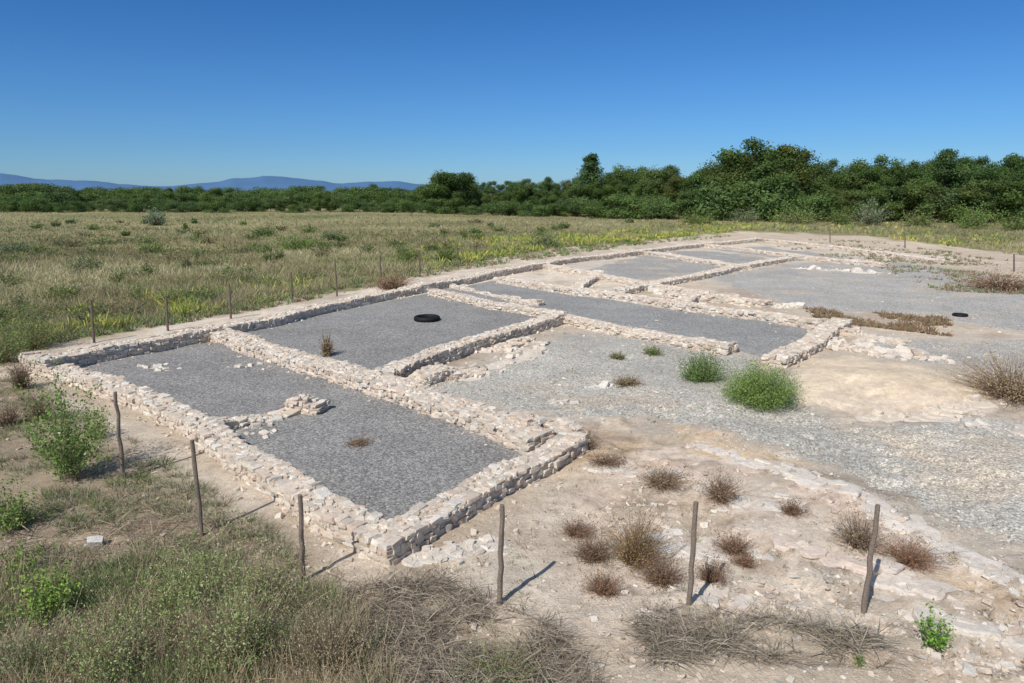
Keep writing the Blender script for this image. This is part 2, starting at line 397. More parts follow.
# ---------------------------------------------------------------- stone walls
PAL = np.array([(.70, .61, .50), (.67, .55, .44), (.73, .67, .58), (.62, .51, .40), (.56, .49, .41), (.75, .66, .55), (.68, .57, .46), (.66, .53, .42)])
def stonecol(n, r): return PAL[r.randint(0, len(PAL), n)]*(.84+.24*r.rand(n, 1))
def wall(pts, w, h, label, seed, k=1.0, ruin=.12, ztop=None, group=None):
    r = R(seed)
    zt = h if ztop is None else ztop
    p = poly(pts, zt)
    seg = np.linalg.norm(np.diff(p, axis=0), axis=1); cum = np.r_[0, np.cumsum(seg)]; L = cum[-1]
    def at(s):
        s = np.clip(s, 0, L); i = min(np.searchsorted(cum, s, 'right')-1, len(seg)-1); i = max(i, 0)
        t = (s-cum[i])/seg[i]; c = p[i]*(1-t)+p[i+1]*t; d = (p[i+1]-p[i])/seg[i]
        return c, d
    wob = lambda s: (vn(s/1.6, seed, 3)-.5)*.14
    hh = lambda s: h*max(.12, 1+ruin*((vn(s/1.3, seed, 4)-.5)*2*.8+(vn(s/.4, seed, 5)-.5)))
    B1 = ([], [], [], []); B2 = ([], [], [], [])
    def put(s, off, z, a, b, c, jit=.05, B=B1, yj=None):
        q, d = at(s); n = np.array([-d[1], d[0]]); q = q+n*(off+wob(s))
        B[0].append((q[0], q[1], float(H(q[0], q[1]))+z)); B[1].append((a, b, c))
        B[2].append(math.atan2(d[1], d[0])+r.normal()*jit*2+(yj or 0)); B[3].append((r.normal()*jit, r.normal()*jit))
    for side in (-1, 1):
        zc = -.06
        while zc < h*1.2:
            ch = r.uniform(.05, .10)*k; s = r.uniform(-.1, 0)
            while s < L:
                l = r.uniform(.07, .30)*k
                top = float(hh(s+l/2))
                z_ = zc+r.normal()*.014*k
                if z_+ch*.6 < top:
                    c2 = min(ch*r.uniform(.85, 1.35), top-z_+.02)
                    dp = r.uniform(.09, .14)
                    put(s+l/2, side*(w/2-dp*.85+r.normal()*.024), z_+c2/2, l/2*1.2, dp, c2/2*1.2, .07)
                s += l
            zc += ch*.97
    nt_ = int(L*w/(.0165*k*k))
    for i in range(nt_):
        s = L*(i+r.rand())/nt_; off = r.uniform(-.5, .5)*(w-.08); a = r.uniform(.03, .12)*k
        put(s, off, float(hh(s))-.022+r.normal()*.007, a, a*r.uniform(.55, .95), r.uniform(.020, .036), .055, B2, r.uniform(-1.2, 1.2))
    for e in (0, L):
        zc = -.05
        while zc < float(hh(e)):
            ch = r.uniform(.06, .12)
            for off in np.arange(-w/2+.1, w/2, .2): put(e, off+r.normal()*.02, zc+ch/2, .1, .12, ch/2*1.1)
            zc += ch
    for _ in range(int(L*3/k)):
        s = r.uniform(0, L); off = r.choice([-1, 1])*(w/2+abs(r.normal())*.2+.03); a = r.uniform(.02, .085)
        put(s, off, a*.2, a, a*r.uniform(.6, 1), a*r.uniform(.3, .7), .5)
    A = Acc()
    ss = np.arange(0, L+.24, .25); V = []
    for s in ss:
        s = min(s, L); q, d = at(s); n = np.array([-d[1], d[0]]); q = q+n*wob(s); z0 = float(H(q[0], q[1])); t = float(hh(s))-.004-.006*r.rand()
        for o_, zz in ((-1, -.12), (-1, t-.015), (1, t-.015), (1, -.12)):
            f_ = w/2-.03
            V.append((q[0]+n[0]*o_*f_, q[1]+n[1]*o_*f_, z0+zz))
    T = []
    for i in range(len(ss)-1):
        for a in range(3):
            b0 = i*4+a; T += [[b0, b0+1, b0+5], [b0, b0+5, b0+4]]
    A.add(V, T, np.array([.62, .53, .43]))
    for B, TT in ((B1, STONE), (B2, FLAG)):
        inst(A, TT, *B, stonecol(len(B[0]), r)*(1 if TT is STONE else 1.04), r)
    q, _ = at(0)
    o = A.build('stone_wall', M_ST, off=(q[0], q[1], 0)); o.location = (q[0], q[1], 0)
    return tag(o, label, 'stone wall', group or 'low rubble walls of the excavated building')

wall([(30, 356), (52, 362), (95, 376), (150, 397), (205, 424), (262, 463), (318, 500), (360, 519), (394, 534)], .62, .34, 'long front-left outer stone wall running from the left corner to the nearest corner', 1)
wall([(376, 538), (425, 513), (470, 489), (520, 462), (574, 437)], .6, .34, 'short front-right stone wall closing the nearest gravel room', 2)
wall([(36, 360), (82, 349), (140, 339), (214, 326)], .85, .5, 'wide stone wall at the far left with its tall shaded inner face', 3)
wall([(212, 328), (262, 318), (330, 303), (400, 289), (470, 276), (520, 266), (575, 257), (640, 250), (700, 243), (760, 238)], .75, .40, 'very long back outer wall beside the dry grass field', 4, k=1.2)
wall([(218, 329), (260, 343), (330, 363), (390, 380), (440, 398), (500, 418), (540, 432)], .82, .42, 'thick cross wall between the nearest room and the room with the black ring', 5)
wall([(560, 313), (520, 324), (470, 339), (430, 351), (388, 371)], .65, .42, 'wall on the right side of the room with the black ring', 6)
wall([(434, 290), (480, 299), (530, 307), (560, 313)], .6, .35, 'short wall closing the far side of the room with the black ring', 7)
wall([(560, 314), (620, 325), (680, 336), (730, 344)], .75, .3, 'low wall running right from the black ring room, ending beside the central gravel', 8, k=1.1)
wall([(500, 276), (560, 286), (620, 294), (690, 303), (760, 312), (822, 322)], .85, .35, 'long pale wall behind the narrow dark gravel strip', 9, k=1.2)
wall([(842, 320), (815, 337), (776, 357)], .8, .32, 'short thick wall stub at the right end of the narrow gravel strip', 10, k=1.2)
wall([(545, 264), (590, 272), (650, 284), (700, 291), (768, 300)], .85, .3, 'parallel wall farther back behind the long pale wall', 11, k=1.4)
wall([(620, 290), (670, 279), (720, 269), (788, 257)], .85, .3, 'far wall slanting up to the right past the back gravel patch', 12, k=1.5)
wall([(640, 250), (700, 259), (745, 266)], .85, .3, 'short cross wall joining the long back wall in the distance', 13, k=1.5)
wall([(700, 243), (760, 250), (830, 258), (885, 264)], .85, .3, 'distant low wall at the back right of the ruins', 14, k=1.7)
wall([(758, 238), (820, 244), (880, 251), (940, 260)], .85, .28, 'farthest low wall near the tree line', 15, k=1.7)
wall([(216, 423), (243, 414), (275, 409), (296, 402), (318, 404)], .6, .24, 'crumbling curved wall stub inside the nearest gravel room', 16, ruin=1.1)
wall([(522, 424), (548, 418), (572, 430)], .6, .34, 'broken corner pile of stones at the right end of the thick cross wall', 17, ruin=.9)
wall([(478, 368), (440, 372), (405, 383)], .8, .2, 'ruined low masonry block beside the thick cross wall', 18, ruin=.9)
wall([(545, 340), (520, 338), (495, 346)], .7, .2, 'small collapsed stone remnant near the corner of the central gravel', 19, ruin=1.2)
wall([(665, 295), (700, 297), (735, 296)], .8, .2, 'small broken wall line in the middle distance among pale soil', 20, ruin=.9, k=1.3)
wall([(842, 330), (870, 334), (905, 338)], .8, .2, 'ruined low masonry right of the short thick wall stub', 21, ruin=1.1, k=1.2)
wall([(850, 345), (880, 350), (915, 352)], .7, .15, 'front one of the two ruined masonry lines at right', 22, ruin=1.2, k=1.1)
wall([(598, 272), (586, 280), (572, 288)], .8, .25, 'short stub joining the two long parallel walls at their left part', 23, ruin=.6, k=1.3)
wall([(706, 291), (690, 296), (674, 303)], .8, .25, 'short stub joining the two long parallel walls at their right part', 24, ruin=.6, k=1.3)
wall([(440, 283), (470, 288), (505, 297), (540, 303)], .5, .15, 'very low rubble line beside the left end of the dark gravel strip', 25, ruin=1.2, k=1.1)

# ---------------------------------------------------------------- scatter helpers
def inpx(pl, x, y):
    ins = np.zeros(x.shape, bool); n = len(pl)
    for i in range(n):
        ax, ay = pl[i]; bx, by = pl[(i+1) % n]
        if ay == by: continue
        c = ((ay > y) != (by > y)); ins ^= c & (x < ax+(y-ay)/(by-ay)*(bx-ax))
    return ins
def samp(pl, n, r):
    a = np.array(pl, float); lo = a.min(0); hi = a.max(0); ox = []; oy = []; c = 0
    while c < n:
        x = r.uniform(lo[0], hi[0], n); y = r.uniform(lo[1], hi[1], n); m = inpx(pl, x, y)
        ox.append(x[m]); oy.append(y[m]); c += int(m.sum())
    return np.concatenate(ox)[:n], np.concatenate(oy)[:n]
ROOMS = [[(40, 360), (212, 325), (575, 437), (392, 550)], [(212, 326), (432, 286), (565, 314), (385, 378)]]
SANDPX = [(800, 366), (850, 362), (920, 370), (980, 396), (960, 410), (850, 412), (805, 400)]
FIELD = [(-200, 211), (1250, 211), (1250, 285), (1024, 256), (940, 245), (860, 235), (740, 231), (640, 241), (560, 248), (450, 266), (340, 287), (240, 307), (150, 323), (60, 336), (-20, 364), (-200, 430)]
def stones(name, label, pl, n, smin, smax, r, excl=True, col=None, pw=5):
    px, py = samp(pl, n, r)
    if excl:
        m = ~inpx(SANDPX, px, py)
        for q in ROOMS: m &= ~inpx(q, px, py)
        px, py = px[m], py[m]
    x, y = P(px, py); n = len(x)
    cl = fbm(x/1.1, y/1.1, 4, 91); m = cl > -.3+r.rand(n)*.7; x, y = x[m], y[m]; n = len(x)
    s = smin+(smax-smin)*r.rand(n)**pw
    pos = np.stack([x, y, H(x, y)+s*.05], 1); half = np.stack([s, s*r.uniform(.55, 1, n), s*r.uniform(.25, .5, n)], 1)
    A = Acc(); inst(A, PEB, pos, half, r.rand(n)*6.28, r.normal(size=(n, 2))*.3, stonecol(n, r)*.97 if col is None else np.array(col)*(.6+.8*r.rand(n, 1)), r)
    return tag(A.build(name, M_ST), label, 'stones', kind='stuff')
stones('loose_stones', 'pale loose stones littering the bare soil in front of and beside the walls', [(-60, 365), (30, 350), (400, 560), (600, 420), (760, 470), (1100, 600), (1100, 720), (-60, 720)], 19000, .010, .07, R(1), pw=7)
stones('loose_stones', 'scattered rubble among the farther walls', [(400, 385), (560, 262), (720, 240), (980, 262), (1080, 400), (980, 420), (780, 420), (560, 420)], 6000, .02, .10, R(2))
stones('loose_stones', 'broken rock chips on the rocky shelves at lower right', [(560, 560), (640, 470), (780, 480), (900, 520), (1100, 620), (1000, 680), (800, 640)], 4200, .010, .09, R(4), pw=5)
stones('gravel', 'coarse grey gravel stones at the right', [(600, 400), (745, 418), (850, 414), (1100, 425), (1100, 600), (960, 540), (800, 470), (640, 430)], 15000, .010, .034, R(3), col=lin(192, 186, 176))

def outcrop(line, spread, n, size, label, seed, col=(.66, .56, .46), temps=None, raise_=0.):
    r = R(seed); p = poly(line); cx, cy = p.mean(0); A = Acc()
    seg = np.linalg.norm(np.diff(p, axis=0), axis=1); cum = np.r_[0, np.cumsum(seg)]; L = cum[-1]
    ang = math.atan2(p[-1, 1]-p[0, 1], p[-1, 0]-p[0, 0])
    m = max(2, int(L/(spread*1.1))+1); ss = np.linspace(0, L, m)
    px_ = np.interp(ss, cum, p[:, 0]); py_ = np.interp(ss, cum, p[:, 1])
    dz = -.02 if temps is not None else -.035
    pos = np.stack([px_-cx, py_-cy, H(px_, py_)+dz], 1); half = np.stack([np.full(m, spread*1.5), np.full(m, spread*1.3), np.full(m, .035)], 1)
    inst(A, SLAB, pos, half, ang+r.normal(size=m)*.3, r.normal(size=(m, 2))*.03, np.array(col)*.95*np.ones((m, 1)), r)
    s = r.rand(n)*L; g1 = r.normal(size=n).clip(-1.5, 1.5)*spread; g2 = r.normal(size=n).clip(-1.5, 1.5)*spread
    x = np.interp(s, cum, p[:, 0])+g1; y = np.interp(s, cum, p[:, 1])+g2
    a = size*(.15+.85*r.rand(n)**3)
    if temps is None:
        pos = np.stack([x-cx, y-cy, H(x, y)-.022], 1); half = np.stack([a*1.2, a*r.uniform(.5, .9, n), .03+a*.1], 1)
    else:
        pos = np.stack([x-cx, y-cy, H(x, y)+raise_*a], 1); half = np.stack([a, a*r.uniform(.6, .9, n), a*r.uniform(.4, .7, n)], 1)
    inst(A, (STONE if temps is None else temps), pos, half, ang+r.normal(size=n)*(.5 if temps is None else 2), r.normal(size=(n, 2))*(.08 if temps is None else .25), np.array(col)*(.84+.28*r.rand(n, 1)), r)
    o = A.build('rock_outcrop' if temps is None else 'rubble_pile', M_ST); o.location = (cx, cy, 0)
    return tag(o, label, 'rock' if temps is None else 'rubble', 'pale rock outcrops on the site' if temps is None else 'small rubble piles')
for i, a in enumerate([
 ([(700, 450), (780, 474), (840, 494)], .24, 44, .26, 'worn rock ledge along the left part of the coarse gravel edge'),
 ([(860, 500), (930, 540), (1010, 585)], .24, 60, .28, 'worn rock ledge below the coarse gravel near the right edge'),
 ([(790, 548), (825, 556), (860, 566)], .2, 20, .34, 'flush pinkish bedrock between the two right-hand posts', (.72, .59, .49)),
 ([(690, 588), (730, 592)], .18, 14, .2, 'flush rock by the foot of the fifth front post', (.70, .61, .52)),
 ([(940, 618), (1000, 632)], .22, 24, .24, 'flush rock slabs right of the last front post', (.70, .62, .53)),
 ([(730, 505), (800, 512)], .24, 20, .26, 'worn rock sheet in the bare soil at centre right', (.73, .65, .56)),
 ([(600, 470), (680, 478)], .24, 20, .2, 'worn rock patch in the soil right of the nearest room', (.71, .62, .52)),
 ([(660, 540), (760, 548)], .26, 24, .2, 'worn rock patch between the fourth and last posts', (.73, .65, .56)),
 ([(880, 575), (940, 590)], .24, 24, .28, 'long rock ledge behind the rightmost post', (.71, .62, .53))]):
    outcrop(a[0], a[1], a[2], a[3], a[4], 200+i, a[5] if len(a) > 5 else (.71, .63, .54))
for i, a in enumerate([
 ([(960, 424), (990, 430), (1020, 438)], .3, 46, .2, 'pale rock pile near the right edge beside the tan bush', (.68, .61, .53)),
 ([(590, 386), (612, 386)], .14, 12, .22, 'flat white stones lying on the central gravel', (.74, .69, .62)),
 ([(420, 560), (460, 552), (490, 545)], .2, 46, .12, 'flat pale rubble at the foot of the nearest wall corner', (.71, .63, .54)),
 ([(148, 367), (182, 369)], .25, 34, .18, 'pale stone cluster at the back left of the nearest gravel room', (.74, .66, .56)),
 ([(234, 369), (250, 366)], .16, 20, .19, 'pale stones by the foot of the thick cross wall', (.74, .65, .55)),
 ([(552, 402), (572, 402)], .15, 12, .16, 'thin pale stones near the left side of the central gravel', (.68, .62, .54)),
 ([(830, 345), (930, 358)], .45, 170, .26, 'scattered rubble around the ruined masonry lines at right', (.71, .62, .52)),
 ([(480, 350), (540, 352), (470, 378)], .35, 110, .18, 'tumbled stones in the corner of the central gravel', (.71, .62, .52)),
 ([(640, 290), (720, 300), (790, 306)], .6, 130, .3, 'tumbled pale stones between the two long parallel walls', (.71, .64, .54)),
 ([(232, 428), (262, 436), (268, 418)], .16, 50, .13, 'loose rubble beside the crumbling stub in the nearest room', (.71, .62, .52)),
 ([(530, 436), (556, 426)], .15, 40, .15, 'loose blocks heaped on the end of the thick cross wall', (.73, .65, .56)),
 ([(800, 268), (880, 274)], .6, 50, .3, 'far rubble scatter at the back right gravel', (.72, .64, .55)),
 ([(860, 414), (920, 416), (976, 408)], .3, 60, .16, 'rocky broken edge below the pale earth mound', (.72, .62, .5))]):
    outcrop(a[0], a[1], a[2], a[3], a[4], 240+i, a[5], STONE, .25)
A = Acc(); bx_, by_ = map(float, P(96, 546)); inst(A, STONE, [(0, 0, .06)], [(.13, .1, .1)], [.4], [(.2, .1)], np.array([(.66, .62, .57)]), R(3))
o = A.build('boulder', M_ST); o.location = (bx_, by_, float(H(bx_, by_))); tag(o, 'single whitish boulder in the scrub at lower left', 'boulder')

# ---------------------------------------------------------------- posts
def post(base, top, rad, label, group, seed, name='fence_post'):
    r = R(seed); x, y = map(float, P(*base)); z = float(H(x, y))
    rx, ry, rz = ray(*top); t = y/ry; tp = np.array([float(rx*t), y, CH+float(rz*t)])
    A = Acc(); e = tp-np.array([x, y, z])
    tube(A, -e*.12, e, rad*1.08, rad*.9, (.21, .165, .13) if name == 'fence_post' else (.16, .12, .1), n=9, rough=.012 if rad < .037 else .006, r=r, seg=9)
    o = A.build(name, M_WOOD); o.location = (x, y, z)
    return tag(o, label, 'post', group)
FR = 'posts of the front fence line'
for i, (b, t, l) in enumerate([
 ((124, 480), (115, 392), 'leftmost front post, leaning left above the scrub in front of the long wall'),
 ((202, 536), (192, 440), 'second front post from the left, leaning beside the long outer wall'),
 ((304, 580), (300, 495), 'third front post from the left, near the closest wall corner'),
 ((500, 606), (502, 505), 'fourth front post, standing alone on bare soil at lower centre'),
 ((689, 606), (696, 502), 'fifth front post, beside the red-brown dead shrubs'),
 ((864, 608), (878, 505), 'rightmost front post, leaning right below the coarse gravel')]):
    post(b, t, .036, l, FR, 300+i)
for i, (b, t, l) in enumerate([
 ((94, 342), (91, 300), 'thin stake at the left end of the back row, near the left wall corner'),
 ((168, 331), (166, 297), 'second thin stake of the back row from the left'),
 ((231, 319), (229, 284), 'third thin stake of the back row, behind the wall junction'),
 ((292, 300), (291, 272), 'fourth thin stake of the back row beside the long back wall'),
 ((337, 296), (335, 262), 'fifth thin stake of the back row, the tallest looking one'),
 ((381, 282), (380, 255), 'sixth thin stake of the back row in the grass'),
 ((420, 276), (419, 250), 'seventh thin stake of the back row in the grass'),
 ((458, 268), (457, 246), 'eighth thin stake of the back row, farthest one clearly seen'),
 ((1014, 272), (1014, 254), 'thin stake by the right edge of the photo'),
 ((905, 248), (905, 234), 'thin distant stake before the tree line at right'),
 ((830, 243), (830, 230), 'thin distant stake left of the other far right stakes')]):
    post(b, t, .045 if b[1] > 290 else .055, l, 'thin stakes of the back fence line', 320+i, 'fence_stake')

# ---------------------------------------------------------------- black rings
def ring(px, py, wpx, label, h=.26, inner=.72):
    x, y = map(float, P(px, py)); W = wpx*dist(px, py)/F/2; q = (1-inner)/.4
    prof = [(.60, .04), (.56, .12), (.60, .80), (.68, .98), (.86, 1.0), (.97, .85), (1.0, .5), (.97, .15), (.86, 0), (.66, 0)]
    prof = [(1-(1-a)*q, b) for a, b in prof]
    n = 48; V = []; T = []; m = len(prof)
    for i in range(n):
        a = 2*math.pi*i/n
        for j, (rr, zz) in enumerate(prof):
            k = rr*(1.02 if (i % 2 and rr > .98) else 1); V.append((W*k*math.cos(a), W*k*math.sin(a), h*zz))
    for i in range(n):
        for j in range(m):
            a = i*m+j; b = i*m+(j+1) % m; c = ((i+1) % n)*m+(j+1) % m; d = ((i+1) % n)*m+j
            T += [[a, d, c], [a, c, b]]
    A = Acc(); A.add(V, T, np.array([.014, .014, .015])); o = A.build('rubber_ring', M_RUB, smooth=True)
    o.location = (x, y, float(H(x, y))+.0); return tag(o, label, 'rubber ring')
ring(427, 321, 26, 'black tyre-like ring lying on the gravel of the second room', .22)
ring(960, 316, 14, 'small dark ring lying on gravel at the far right', .12)

# ---------------------------------------------------------------- low vegetation as masses
def tufts(name, label, x, y, h, nb, lean, width, col, r, mat=M_DRY, droop=.12, cat='grass'):
    n = len(x); i = np.repeat(np.arange(n), nb); k = len(i)
    ph = r.rand(k)*6.283; rr = r.rand(k)**.6
    b = np.stack([x[i]+np.cos(ph)*rr*h[i]*.28, y[i]+np.sin(ph)*rr*h[i]*.28, np.zeros(k)], 1); b[:, 2] = H(b[:, 0], b[:, 1])-.02
    d = nrm(np.stack([np.cos(ph)*lean*rr, np.sin(ph)*lean*rr, np.ones(k)], 1)+r.normal(size=(k, 3))*.18)
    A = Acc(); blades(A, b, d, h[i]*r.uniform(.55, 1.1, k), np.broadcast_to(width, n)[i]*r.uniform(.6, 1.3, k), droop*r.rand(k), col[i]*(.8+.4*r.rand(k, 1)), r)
    return tag(A.build(name, mat), label, cat, kind='stuff')
STRAW = np.array([(.41, .35, .22), (.35, .31, .19), (.28, .28, .14), (.17, .22, .085), (.29, .23, .15), (.46, .41, .28)])
r = R(11)
px, py = samp(FIELD, 66000, r); x, y = P(px, py); d = np.hypot(x, y)
nn = fbm(x/16, y/16, 5, 101)*1.8; n5 = fbm(x/3.5, y/3.5, 3, 102)*1.5; n6 = fbm(x/7, y/7, 3, 105)
w = np.stack([.5+nn*0, 1+nn*0, 1.2+nn*0, np.clip(.5-2.2*nn-2.6*n5, 0, 4), np.clip(.8+3*n6, .2, 4), np.clip(.1+1.5*nn, 0, 2)], 1); w /= w.sum(1)[:, None]
ci = (w.cumsum(1) < r.rand(len(x))[:, None]).sum(1).clip(0, 5)
tone = (1+.3*nn+.15*n5)[:, None]
tufts('grass', 'tall dry grass covering the field behind the ruins', x, y, r.uniform(.2, .75, len(x))*(1+.5*n5), 5, 1.0, np.clip(d*.00048, .008, .065), STRAW[ci]*tone, r)
YC = [(590, 244, 60, 4, 2600), (480, 261, 40, 5, 1100), (140, 318, 34, 6, 1600), (300, 290, 30, 6, 300), (800, 228, 90, 4, 900), (560, 242, 50, 4, 1600), (20, 345, 25, 8, 400), (960, 240, 60, 4, 600), (670, 237, 50, 4, 1700), (210, 305, 30, 6, 700), (740, 228, 40, 3, 600)]
px = np.concatenate([r.normal(c[0], c[2], c[4]) for c in YC]); py = np.concatenate([r.normal(c[1], c[3], c[4]) for c in YC])
m = inpx(FIELD, px, py); x, y = P(px[m], py[m]); d = np.hypot(x, y); kk = fbm(x/1.8, y/1.8, 3, 104) > .12; x, y, d = x[kk], y[kk], d[kk]
tufts('weeds', 'yellow flowering weeds along the edge of the field', x, y, r.uniform(.35, .85, len(x)), 7, 1.2, np.clip(d*.0011, .012, .1), np.array([(.58, .54, .10), (.24, .32, .09), (.64, .58, .16), (.2, .28, .08)])[r.randint(0, 4, len(x))], r, cat='weeds')
def region(pl, n, r, cmin=-1, seed=0, rooms=True, sc=1.2):
    px, py = samp(pl, n, r)
    m = np.ones(len(px), bool)
    if rooms:
        for q in ROOMS: m &= ~inpx(q, px, py)
    x, y = P(px[m], py[m]); f = fbm(x/sc, y/sc, 3, seed); k = f > cmin+r.rand(len(x))*.3-.15
    return x[k], y[k]
BL = [(-80, 590), (60, 575), (170, 552), (260, 562), (330, 590), (370, 640), (420, 760), (-80, 760)]
GRN = np.array([(.20, .26, .10), (.28, .31, .15), (.15, .22, .07), (.44, .38, .24), (.36, .29, .2), (.42, .36, .25)])
x, y = region(BL, 5200, r, -.05, 110, sc=.55)
sp = (fbm(x/.8, y/.8, 3, 113) > .12).astype(int)
ci = np.where(sp, r.randint(0, 3, len(x)), r.randint(1, 6, len(x)))
tufts('grass', 'patchy green and straw coloured grass along the bottom left', x, y, r.uniform(.08, .5, len(x)), 12, 1.0, .008, GRN[ci], r)
x, y = region(BL, 2200, r, -.2, 114)
tufts('weeds', 'tall dry brown stalks among the grass at the bottom left', x, y, r.uniform(.3, .75, len(x)), 5, .6, .007, np.array([(.44, .35, .24), (.34, .26, .18), (.5, .42, .3)])[r.randint(0, 3, len(x))], r, cat='weeds')
LS = [(-60, 372), (30, 380), (80, 408), (190, 476), (300, 550), (340, 600), (180, 570), (60, 590), (-60, 600)]
x, y = region(LS, 3000, r, -.1, 120, sc=.9)
tufts('weeds', 'low dry scrub scattered on the soil left of the long wall', x, y, r.uniform(.06, .34, len(x)), 14, 1.4, .009, np.array([(.30, .24, .16), (.36, .3, .2), (.2, .25, .09), (.42, .36, .26), (.2, .24, .1)])[r.randint(0, 5, len(x))], r, cat='weeds')
FS = [(400, 560), (600, 440), (760, 480), (1100, 600), (1100, 720), (360, 720), (350, 600)]
x, y = region(FS, 2400, r, .1, 130, sc=1.1)
tufts('weeds', 'sparse brown weeds on the bare soil in the foreground', x, y, r.uniform(.04, .16, len(x)), 12, 1.8, .007, np.array([(.28, .18, .12), (.36, .28, .19), (.25, .18, .13), (.26, .27, .13)])[r.randint(0, 4, len(x))], r, cat='weeds')
x, y = region([(400, 390), (560, 330), (760, 360), (820, 440), (600, 420), (480, 400)], 500, r, -.1, 140, sc=2)
tufts('weeds', 'tiny green weeds sprouting in the central gravel', x, y, r.uniform(.04, .14, len(x)), 10, 1.6, .014, np.array([(.22, .27, .1), (.31, .28, .16), (.26, .2, .13)])[r.randint(0, 3, len(x))], r, cat='weeds')
x, y = region([(805, 308), (870, 312), (950, 318), (950, 336), (880, 328), (820, 322)], 1100, r, -.2, 150, sc=2)
tufts('weeds', 'reddish brown weed strip behind the rock outcrop at right', x, y, r.uniform(.1, .32, len(x)), 9, 1.3, .035, np.array([(.30, .18, .12), (.35, .25, .17), (.25, .2, .11)])[r.randint(0, 3, len(x))], r, cat='weeds')
x, y = region([(880, 262), (1120, 290), (1120, 300), (940, 292), (860, 262), (740, 240), (860, 240), (1120, 276)], 2100, r, -.15, 160, sc=4)
tufts('weeds', 'red-brown dry weeds beyond the gravel at far right', x, y, r.uniform(.15, .4, len(x)), 7, 1.2, .05, np.array([(.33, .22, .15), (.37, .31, .19), (.26, .28, .13)])[r.randint(0, 3, len(x))], r, cat='weeds')
x, y = region([(10, 350), (240, 314), (450, 272), (640, 245), (740, 236), (640, 238), (450, 260), (240, 294), (40, 330)], 3600, r, -.2, 170, sc=2)
d = np.hypot(x, y)
tufts('weeds', 'brown and green weeds along the outside of the long back wall', x, y, r.uniform(.12, .5, len(x)), 8, 1.1, np.clip(d*.0009, .01, .07), np.array([(.32, .21, .14), (.22, .28, .11), (.40, .35, .22), (.18, .26, .08)])[r.randint(0, 4, len(x))], r, cat='weeds')
def twigs(pl, n, label, r):
    px, py = samp(pl, n, r); x, y = P(px, py); kk = fbm(x/.6, y/.6, 3, 190) > -.3+r.rand(n)*.4; x, y = x[kk], y[kk]; n = len(x)
    b = np.stack([x, y, H(x, y)+r.rand(n)*.08], 1); ph = r.rand(n)*6.28
    d = nrm(np.stack([np.cos(ph), np.sin(ph), r.uniform(-.05, .6, n)], 1))
    A = Acc(); blades(A, b, d, r.uniform(.08, .55, n), r.uniform(.004, .012, n), r.uniform(0, .25, n), np.array([.40, .315, .245])*(.45+r.rand(n, 1)), r)
    tag(A.build('dry_twigs', M_DRY), label, 'twigs', kind='stuff')
twigs([(330, 590), (440, 580), (560, 630), (620, 720), (340, 720)], 12000, 'tangle of dry grey twigs at the bottom centre', r)
twigs([(630, 620), (700, 606), (800, 620), (900, 640), (880, 672), (760, 660), (650, 668)], 4200, 'dry twigs strewn below the right-hand posts', r)
twigs([(0, 540), (180, 500), (330, 560), (380, 620), (300, 700), (0, 700)], 9000, 'dry twigs among the weeds at lower left', r)

# ---------------------------------------------------------------- shrubs as things
def shrub(name, cat, label, px, py, wpx, hpx, ca, cb, nst=160, nlf=2500, lf=.022, sc=(.3, .23, .16), seed=0, group=None, mat=None, upr=.6, lo=.3, var=.28):
    r = R(seed+500); x, y = map(float, P(px, py)); t = dist(px, py); W = wpx*t/F/2; Hh = hpx*t/F
    root = empty(name, (x, y, float(H(x, y))))
    d = nrm(r.normal(size=(nst, 3))); d[:, 2] = np.abs(d[:, 2])**upr
    ext = 1+var*r.normal(size=(nst, 1)).clip(-1.5, 1.2)
    tip = d*np.array([[W, W, Hh]])*ext
    tip[:, :2] += r.normal(size=(1, 2))*W*.1
    base = np.stack([r.normal(size=nst)*W*.12, r.normal(size=nst)*W*.12, np.full(nst, -.02)], 1)
    v = tip-base; L = np.linalg.norm(v, axis=1)
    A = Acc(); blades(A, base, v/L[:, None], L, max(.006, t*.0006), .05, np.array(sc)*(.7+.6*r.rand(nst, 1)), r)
    A.build('stems', M_DRY, root)
    i = r.randint(0, nst, nlf); tt = lo+(1-lo)*r.rand(nlf)[:, None]**.8
    p = base[i]*(1-tt)+tip[i]*tt+r.normal(size=(nlf, 3))*W*.07
    p[:, 2] = np.maximum(p[:, 2], .01)
    cm = np.array([ca, cb])[(r.rand(nst) < .4).astype(int)][i]*(.7+.6*r.rand(nlf, 1))*1.15
    B = Acc(); leaves(B, p, max(lf, t*.0011)*r.uniform(.6, 1.3, nlf), cm, r)
    B.build('foliage', mat or M_LF, root)
    return tag(root, label, cat, group)
shrub('green_shrub', 'shrub', 'bright green rounded shrub on the central gravel, the larger of the two', 762, 404, 76, 39, (.24, .31, .085), (.17, .24, .06), 800, 16000, .013, (.2, .24, .1), seed=1, lo=.4, var=.18, upr=.7)
shrub('green_shrub', 'shrub', 'smaller rounded green shrub left of the bright one on the central gravel', 697, 380, 46, 26, (.18, .25, .085), (.12, .18, .055), 360, 6500, .013, (.16, .2, .09), seed=2, lo=.35, var=.32, upr=.6)
shrub('green_shrub', 'shrub', 'tall leafy green shrub left of the leftmost front post', 72, 480, 78, 88, (.19, .28, .07), (.11, .18, .045), 90, 4600, .028, seed=3, lo=.25, upr=.35, var=.35)
shrub('green_shrub', 'shrub', 'small bright green plant at the lower right corner', 932, 648, 34, 38, (.2, .34, .06), (.13, .25, .04), 60, 700, .022, seed=4)
shrub('green_shrub', 'shrub', 'tiny green sprout at the bottom right edge', 860, 662, 14, 10, (.2, .3, .07), (.14, .22, .05), 20, 120, .018, seed=5)
